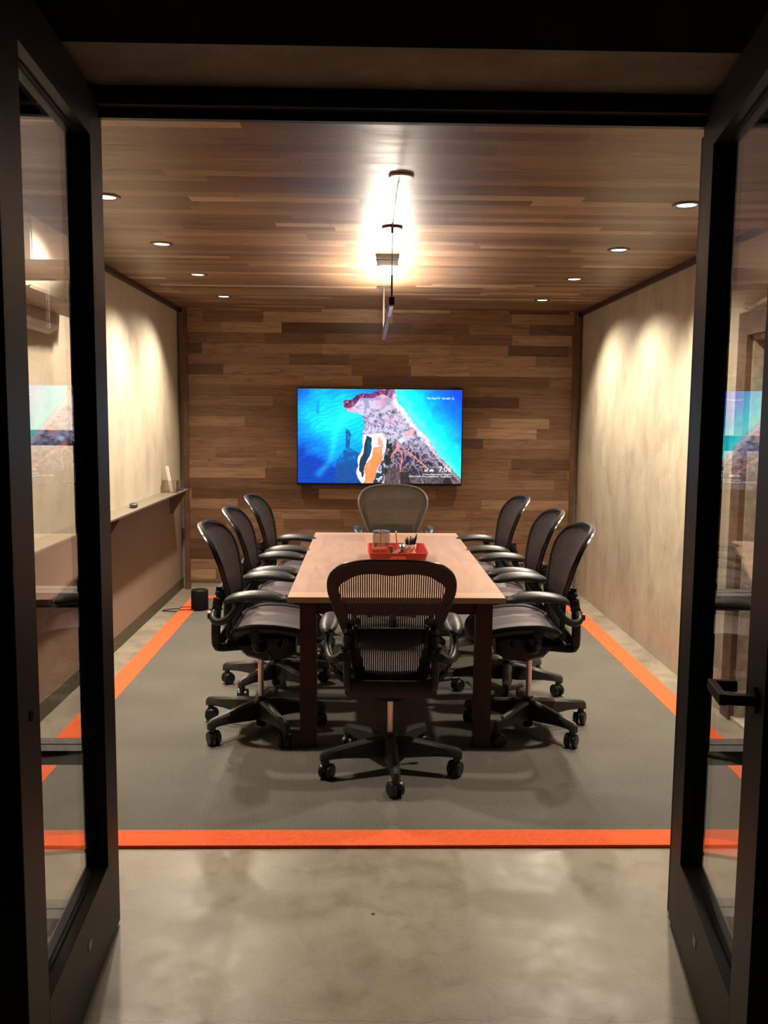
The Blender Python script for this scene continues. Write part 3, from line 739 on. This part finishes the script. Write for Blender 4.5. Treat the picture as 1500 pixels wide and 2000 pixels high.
# ------------------------------------------------------------------ lights
def downlight(x, y, label, cool=False):
    t = thing('ceiling_light', label, 'ceiling light', (x, y, ZC), group='recessed downlights in the wooden ceiling')
    bm = bmesh.new(); lathe(bm, [(.046, -.002), (.048, -.007), (.060, -.006), (.064, -.001), (.064, -.0002), (.046, -.0002), (.046, -.002)], seg=36); obj('trim_ring', bm, 'bronze', t, True)
    bm = bmesh.new(); lathe(bm, [(.046, -.0015), (.030, -.004), (.001, -.005)], seg=32); obj('lens', bm, 'lens_cool' if cool else 'lens', t, True)
    ld = bpy.data.lights.new('lamp', 'SPOT'); ld.energy = SPOT_W; ld.color = SPOT_COL; ld.spot_size = math.radians(128); ld.spot_blend = 1.0; ld.shadow_soft_size = .035
    lo = bpy.data.objects.new('lamp', ld); COL.objects.link(lo); lo.parent = t; lo.location = (0, 0, -.03)
    aim = Vector((.10*(1 if x > 0 else -1), -.30 if y > 7 else -.10, -1)); lo.rotation_euler = aim.to_track_quat('-Z', 'Y').to_euler()
    return t
YS = [4.065, 5.14, 6.22, 7.335]; nm = ['nearest', 'second nearest', 'third nearest', 'farthest']
for i, y in enumerate(YS):
    downlight(-1.145, y, f'{nm[i]} of the four round downlights along the left wall')
    downlight(1.42, y, f'{nm[i]} of the four round downlights along the right wall', cool=(i == 0))
# linear uplight hung over the table
PX, PY0, PY1, PZ0, PZ1 = .127, 4.616, 6.708, 2.150, 2.190
pl = thing('pendant_light', 'slim linear uplight hanging end-on above the meeting table', 'pendant light', (0, 0, 0))
bm = bmesh.new(); box(bm, PX-.013, PX+.013, PY0, PY1, PZ0+.004, PZ1-.012); box(bm, PX-.0135, PX-.0115, PY0, PY1, PZ0+.004, PZ1); box(bm, PX+.0115, PX+.0135, PY0, PY1, PZ0+.004, PZ1); box(bm, PX-.0135, PX+.0135, PY1-.01, PY1, PZ0+.004, PZ1)
obj('light_bar', bm, 'grey_metal', pl)
obj('light_strip', bx(PX-.011, PX+.011, PY0+.42, PY1-.12, PZ1-.012, PZ1-.008), 'strip', pl)
bm = bmesh.new(); box(bm, PX-.014, PX+.014, PY0-.03, PY0, PZ0+.001, PZ1+.001, bev=.002); obj('end_cap', bm, 'black_plastic', pl)
bm = bmesh.new(); box(bm, PX-.010, PX+.010, PY0+.02, PY0+.5, PZ0, PZ0+.004); obj('lower_lens', bm, 'chrome', pl)
bm = bmesh.new(); lathe(bm, [(.052, -.0005), (.052, -.010), (.048, -.012), (.004, -.012)], (PX, PY0, ZC), 32); c = obj('canopy', bm, 'bronze', pl, True)
bm = bmesh.new(); cyl(bm, (PX, PY0-.015, ZC-.012), (PX, PY0-.015, PZ1), .0022, 8); cyl(bm, (PX, PY0-.015, 2.30), (PX, PY0-.015, PZ1), .0045, 8); obj('suspension_cord', bm, 'black_plastic', c)
bm = bmesh.new(); cyl(bm, (PX, PY0-.015, ZC-.035), (PX, PY0-.015, ZC-.012), .007, 12); obj('cord_gripper', bm, 'grey_metal', c)
bm = bmesh.new(); lathe(bm, [(.055, -.0005), (.055, -.010), (.050, -.012), (.004, -.012)], (PX, PY1, ZC), 32); c = obj('canopy', bm, 'bronze', pl, True)
bm = bmesh.new(); cyl(bm, (PX+.0, PY1-.02, ZC-.012), (PX, PY1-.02, PZ1-.002), .0055, 8); obj('suspension_rod', bm, 'rod', c)
bm = bmesh.new(); lathe(bm, [(.050, -.0005), (.050, -.005), (.046, -.009), (.004, -.010)], (.134, 3.654, ZC), 32)
fc = tag(obj('ceiling_canopy', bm, 'white_plastic', None, True), 'round white ceiling plate in front of the pendant light', 'ceiling plate')
bm = bmesh.new(); tube(bm, smooth_path([(.126, 3.68, ZC-.016), (.126, 4.0, ZC-.014), (.127, 4.3, ZC-.012), (.127, PY0-.05, ZC-.008)], 5), .0022, 6)
obj('feed_cord', bm, 'grey_metal', pl)
t = thing('smoke_detector', 'small white box on the ceiling in the glow of the pendant light', 'detector')
obj('body', bx(.122-.067, .122+.067, 5.36, 5.47, ZC-.030, ZC-.0005, bev=.003), 'detector_tan', t)  # shaded upper side of the box, its shade put into the colour
obj('cover', bx(.122-.062, .122+.062, 5.362, 5.466, ZC-.072, ZC-.030, bev=.010), 'detector_white', t)

# ------------------------------------------------------------------ left wall: shelf, air conditioner
sh = thing('wall_shelf', 'long narrow grey shelf running along the left wall', 'shelf')
obj('shelf_board', bx(XL, XL+.15, YD+.3, 7.80, .938, .950, bev=.001), 'shelf', sh)
for y in (3.4, 5.6, 7.70):
    bm = bmesh.new(); V = [(XL, y, .938), (XL+.145, y, .938), (XL+.145, y, .925), (XL+.03, y, .74), (XL, y, .74)]
    loft(bm, [V, [(a, y+.008, c) for a, _, c in V]]); obj('bracket', bm, 'shelf', sh)
DZA = .03
ac = thing('air_conditioner', 'pale wall-mounted air conditioner high on the left wall', 'air conditioner')
AY0, AY1 = 4.0, 5.05
prof = [(XL, 2.145), (XL+.12, 2.115), (XL+.19, 2.125), (XL+.225, 2.17), (XL+.232, 2.22), (XL+.232, 2.40), (XL+.215, 2.43), (XL, 2.43)]
bm = bmesh.new(); loft(bm, [[(a, y, c) for a, c in prof] for y in (AY0, AY1)]); obj('housing', bm, 'beige_plastic', ac, True); ac.location.z = .03
bm = bmesh.new(); box(bm, XL+.232, XL+.238, AY0+.01, AY1-.01, 2.225, 2.405, bev=.002); obj('front_panel', bm, 'white_plastic', ac)
bm = bmesh.new(); pr = [(XL+.06, 2.085), (XL+.10, 2.075), (XL+.205, 2.115), (XL+.212, 2.128), (XL+.11, 2.105), (XL+.06, 2.11)]
loft(bm, [[(a, y, c) for a, c in pr] for y in (AY0+.05, AY1-.05)]); obj('louver', bm, 'tan_plastic', ac)
bm = bmesh.new(); rings = []
for y in (4.02, 4.72, 4.75):
    k = 1 if y < 4.74 else .8
    rings.append([(XL+.001+.045+.06*k*math.cos(a) if math.cos(a) > -.7 else XL+.002, y, 2.062+.060*k*math.sin(a)) for a in [2*PI*i/18 for i in range(18)]])
loft(bm, rings); tag(obj('wall_projection_tube', bm, 'tan_plastic', None, True), 'short tan cylinder-ended box mounted under the air conditioner', 'blind housing')

# items on the shelf
er = thing('board_eraser', 'dark whiteboard eraser lying on the grey shelf', 'eraser', (XL+.085, 6.20, .9505), .25)
bm = bmesh.new(); loft(bm, [[(x*k, y*k, z) for x, y in [(.028*math.cos(a), .075*math.sin(a)) for a in [2*PI*i/20 for i in range(20)]]] for z, k in ((0, .9), (.008, 1), (.022, 1), (.028, .85))]); obj('body', bm, 'clip_grey', er, True)
bm = bmesh.new(); box(bm, -.012, .014, -.03, .03, .0285, .034, bev=.003); obj('grip', bm, 'jar_metal', er)
ch = thing('card_holder', 'clear acrylic holder with a white card at the far end of the shelf', 'card holder', (XL+.075, 7.42, .9505))
bm = bmesh.new(); box(bm, -.06, .06, -.05, -.046, 0, .10); box(bm, -.06, .06, .046, .05, 0, .10); box(bm, -.06, -.056, -.046, .046, 0, .10); box(bm, .056, .06, -.046, .046, 0, .10); box(bm, -.06, .06, -.05, .05, 0, .003)
obj('holder', bm, 'jar_glass', ch)
bm = bmesh.new(); V = [(.0, -.02, .004), (.022, -.02, .004), (-.018, .0, .215), (-.040, .0, .215)]
loft(bm, [V, [(a, b+.02, c) for a, b, c in V]]); obj('card', bm, 'white', ch)
bm = bmesh.new(); cyl(bm, (XL+.10, 7.52, .960), (XL+.13, 7.66, .960), .008, 12)
tag(obj('marker_pen', bm, 'blue', None, True), 'dark marker lying beside the clear holder on the shelf', 'marker')

# ------------------------------------------------------------------ floor speaker with its cable
sp_ = thing('speaker', 'black cylindrical speaker on the far left corner of the rug', 'speaker', (-1.345, 7.20, .012))
bm = bmesh.new(); lathe(bm, [(.060, 0), (.067, .004), (.069, .012), (.069, .150), (.066, .160)], seg=36); obj('body', bm, 'black_fabric', sp_, True)
bm = bmesh.new(); lathe(bm, [(.066, .160), (.063, .165), (.02, .1665), (.001, .1665)], seg=36); tp = obj('top_panel', bm, 'black_plastic', sp_, True)
bm = bmesh.new(); lathe(bm, [(.004, .1667), (.0035, .1675), (.0005, .1676)], (-.012, 0, 0), 12); obj('indicator', bm, 'chrome', tp)
pth = smooth_path([(-.07, .02, .012), (-.16, .05, .006), (-.245, .035, .003), (-.30, -.03, .0), (-.245, -.045, .003), (-.15, -.055, .005), (-.06, -.052, .006), (0, -.05, .01)], 5)
bm = bmesh.new(); tube(bm, [(-1.345+a, 7.20+b, max(.0165, c+.0145)) if -1.345+a > RL else (-1.345+a, 7.20+b, .005) for a, b, c in [tuple(p) for p in pth]], .0034, 8)
obj('power_cable', bm, 'black_plastic', sp_, loc=(1.345, -7.20, -.012))
bm = bmesh.new(); tube(bm, [(-1.28, 7.19, .0155), (-1.10, 7.20, .0155), (-.9, 7.20, .0155), (-.5, 7.1, .0155)], .0034, 8)
obj('power_cable', bm, 'black_plastic', sp_, loc=(1.345, -7.20, -.012))

# ------------------------------------------------------------------ tray and its contents
TZ = TT+.0008
ty = thing('tray', 'red rectangular tray with cut-out handles on the table', 'tray', (.19, 5.215, TZ))
def rr(hx, hy, r, z, n=5):
    P = []
    for cx_, cy_, a0 in ((hx-r, hy-r, 0), (-hx+r, hy-r, 90), (-hx+r, -hy+r, 180), (hx-r, -hy+r, 270)):
        for k in range(n+1):
            a = math.radians(a0+90*k/n); P.append((cx_+r*math.cos(a), cy_+r*math.sin(a), z))
    return P
bm = bmesh.new()
rings = [rr(.150, .185, .02, .0), rr(.152, .187, .02, .003), rr(.168, .205, .025, .066), rr(.174, .211, .028, .068), rr(.174, .211, .028, .071), rr(.166, .203, .025, .071), rr(.149, .184, .02, .006)]
R = [[bm.verts.new(p) for p in r] for r in rings]; n = len(R[0])
for a, b in zip(R, R[1:]):
    for i in range(n): bm.faces.new((a[i], a[(i+1) % n], b[(i+1) % n], b[i]))
bm.faces.new(R[0][::-1]); bm.faces.new(R[-1])
obj('tray_body', bm, 'tray_red', ty, True)
bm = bmesh.new(); V = rr(.045, .012, .011, 0)
loft(bm, [[(a, -.2035+c*0, .040+b) for a, b, c in V], [(a, -.2005, .040+b) for a, b, c in V]]); hh = obj('handle_opening', bm, 'red_bits', ty)
FZ = TZ+.0065
def glass_jar(loc, r, h, name, label, cat):
    t = thing(name, label, cat, loc); bm = bmesh.new(); seg = 36
    def ring(rad, z, rib=True): return [((rad*(1+(.035 if (i % 3 == 0 and rib) else 0)))*math.cos(2*PI*i/seg), (rad*(1+(.035 if (i % 3 == 0 and rib) else 0)))*math.sin(2*PI*i/seg), z) for i in range(seg)]
    loft(bm, [ring(r*.93, 0), ring(r, .006), ring(r, h*.9), ring(r*.95, h, False), ring(r*.88, h, False), ring(r*.92, h*.88, False), ring(r*.92, .012, False)])
    obj('glass_body', bm, 'jar_glass', t, True); return t
j = glass_jar((.094, 5.10, FZ), .049, .168, 'glass_jar', 'tall ribbed clear glass jar at the left end of the red tray', 'jar')
bm = bmesh.new(); lathe(bm, [(.046, .168), (.049, .170), (.049, .178), (.040, .182), (.001, .184)], seg=32); obj('lid', bm, 'jar_metal', j, True)
bm = bmesh.new(); lathe(bm, [(.040, .013), (.041, .08), (.001, .085)], seg=24); obj('contents', bm, 'red_bits', j, True)
bm = bmesh.new(); cyl(bm, (.088, 5.048, FZ), (.088, 5.052, .95), .0028, 8); tag(obj('stirrer', bm, 'grey_metal'), 'thin grey stick standing in front of the tall glass jar', 'stick')
j = glass_jar((.150, 5.20, FZ), .028, .062, 'small_jar', 'short glass jar with brown contents behind the tall jar on the tray', 'jar')
bm = bmesh.new(); lathe(bm, [(.025, .012), (.025, .055), (.001, .060)], seg=20); obj('contents', bm, 'brown_beans', j, True)
bm = bmesh.new(); lathe(bm, [(.012, 0), (.021, .004), (.021, .012), (.012, .015)], (.150, 5.20, FZ+.064), 20); tag(obj('twine_roll', bm, 'brown_beans', None, True), 'small brown roll resting on the short jar', 'roll')
j = glass_jar((.213, 5.09, FZ), .023, .075, 'shaker', 'glass shaker with a domed metal cap in the middle of the tray', 'shaker')
bm = bmesh.new(); lathe(bm, [(.022, .074), (.024, .078), (.024, .088), (.019, .100), (.009, .106), (.001, .107)], seg=24); obj('cap', bm, 'jar_metal', j, True)
bm = bmesh.new(); lathe(bm, [(.020, .008), (.020, .066), (.001, .068)], seg=20); obj('contents', bm, 'clip_grey', j, True)
# pen cup
pc = thing('pen_cup', 'white cup with red pattern holding black markers on the tray', 'pen cup', (.262, 5.16, FZ))
bm = bmesh.new(); lathe(bm, [(.032, 0), (.033, .004), (.038, .095), (.036, .095), (.031, .006), (.001, .006)], seg=28); obj('cup', bm, 'white', pc, True)
bm = bmesh.new()
for i in range(16):
    a = -PI+PI*i/15; z = .052+.006*((i*5) % 4); r = .0372
    box(bm, r*math.cos(a)-.003, r*math.cos(a)+.003, r*math.sin(a)-.001, r*math.sin(a)+.001, z, z+.016)
obj('pattern', bm, 'red_bits', pc)
ends = [(-.022, -.005, .13), (-.012, .012, .135), (0, -.012, .128), (.004, .008, .14), (.014, -.004, .133), (.022, .008, .13), (.034, .004, .155)]
for k, (dx, dy, h) in enumerate(ends):
    t = thing('marker', 'x', 'marker', (0, 0, 0), group='black markers in the white cup')
    a = Vector((.262+dx*.35, 5.16+dy*.7, FZ+.008)); b = Vector((.262+dx*1.15, 5.16+dy, FZ+h)); c = a.lerp(b, .90)
    t['label'] = 'black marker leaning out farthest right of the white cup' if k == 6 else 'black marker with a pale end standing in the white cup'
    bm = bmesh.new(); cyl(bm, a, c, .0055, 10); obj('barrel', bm, 'black_plastic', t, True)
    bm = bmesh.new(); cyl(bm, c, b, .0050, 10, .004); obj('end_cap', bm, 'jar_metal', t, True)
bm = bmesh.new(); cyl(bm, (.196, 5.23, FZ+.002), (.183, 5.245, FZ+.150), .004, 10); t = tag(obj('red_straw', bm, 'red_bits', None, True), 'red and white stick leaning up behind the shaker', 'stick')
bm = bmesh.new(); cyl(bm, (.1832, 5.2448, FZ+.149), (.1822, 5.246, FZ+.161), .0042, 10); obj('tip', bm, 'white', t)
bm = bmesh.new(); V = [(.158, 5.065, FZ+.060), (.164, 5.065, FZ+.045), (.205, 5.062, FZ+.068), (.199, 5.062, FZ+.085)]
loft(bm, [V, [(a, b+.004, c) for a, b, c in V]])
tg = obj('paper_tag', bm, 'white'); tag(tg, 'small slanted white paper tag between the jar and the shaker', 'tag')
bm = bmesh.new(); box(bm, .250, .275, 5.066, 5.070, FZ, FZ+.05); tag(obj('white_card', bm, 'white'), 'white card standing against the pen cup in the tray', 'card')
bm = bmesh.new()
for i in range(26):
    x = .222+random.random()*.03; y = 5.062+random.random()*.02; z = FZ+.05+random.random()*.02; tube(bm, [(x, y, z), (x+random.uniform(-.01, .01), y, z+random.uniform(-.006, .008))], .002, 5)
lathe(bm, [(.012, 0), (.013, .05), (.001, .055)], (.238, 5.075, FZ), 14)
tag(obj('red_pin_bundle', bm, 'red_bits'), 'cluster of red pins between the shaker and the white card', 'pins', kind='stuff')
tag(obj('red_eraser', bx(.283, .31, 5.06, 5.085, FZ, FZ+.012, bev=.003), 'red_bits'), 'small red block at the right end of the tray', 'eraser')

# small dark plug in the concrete near the doorway
bm = bmesh.new(); lathe(bm, [(.0065, 0), (.0065, .001), (.001, .0012)], (.034, 2.72, 0), 14); tag(obj('floor_plug', bm, 'wood_dark'), 'small dark round plug in the concrete floor', 'floor plug')
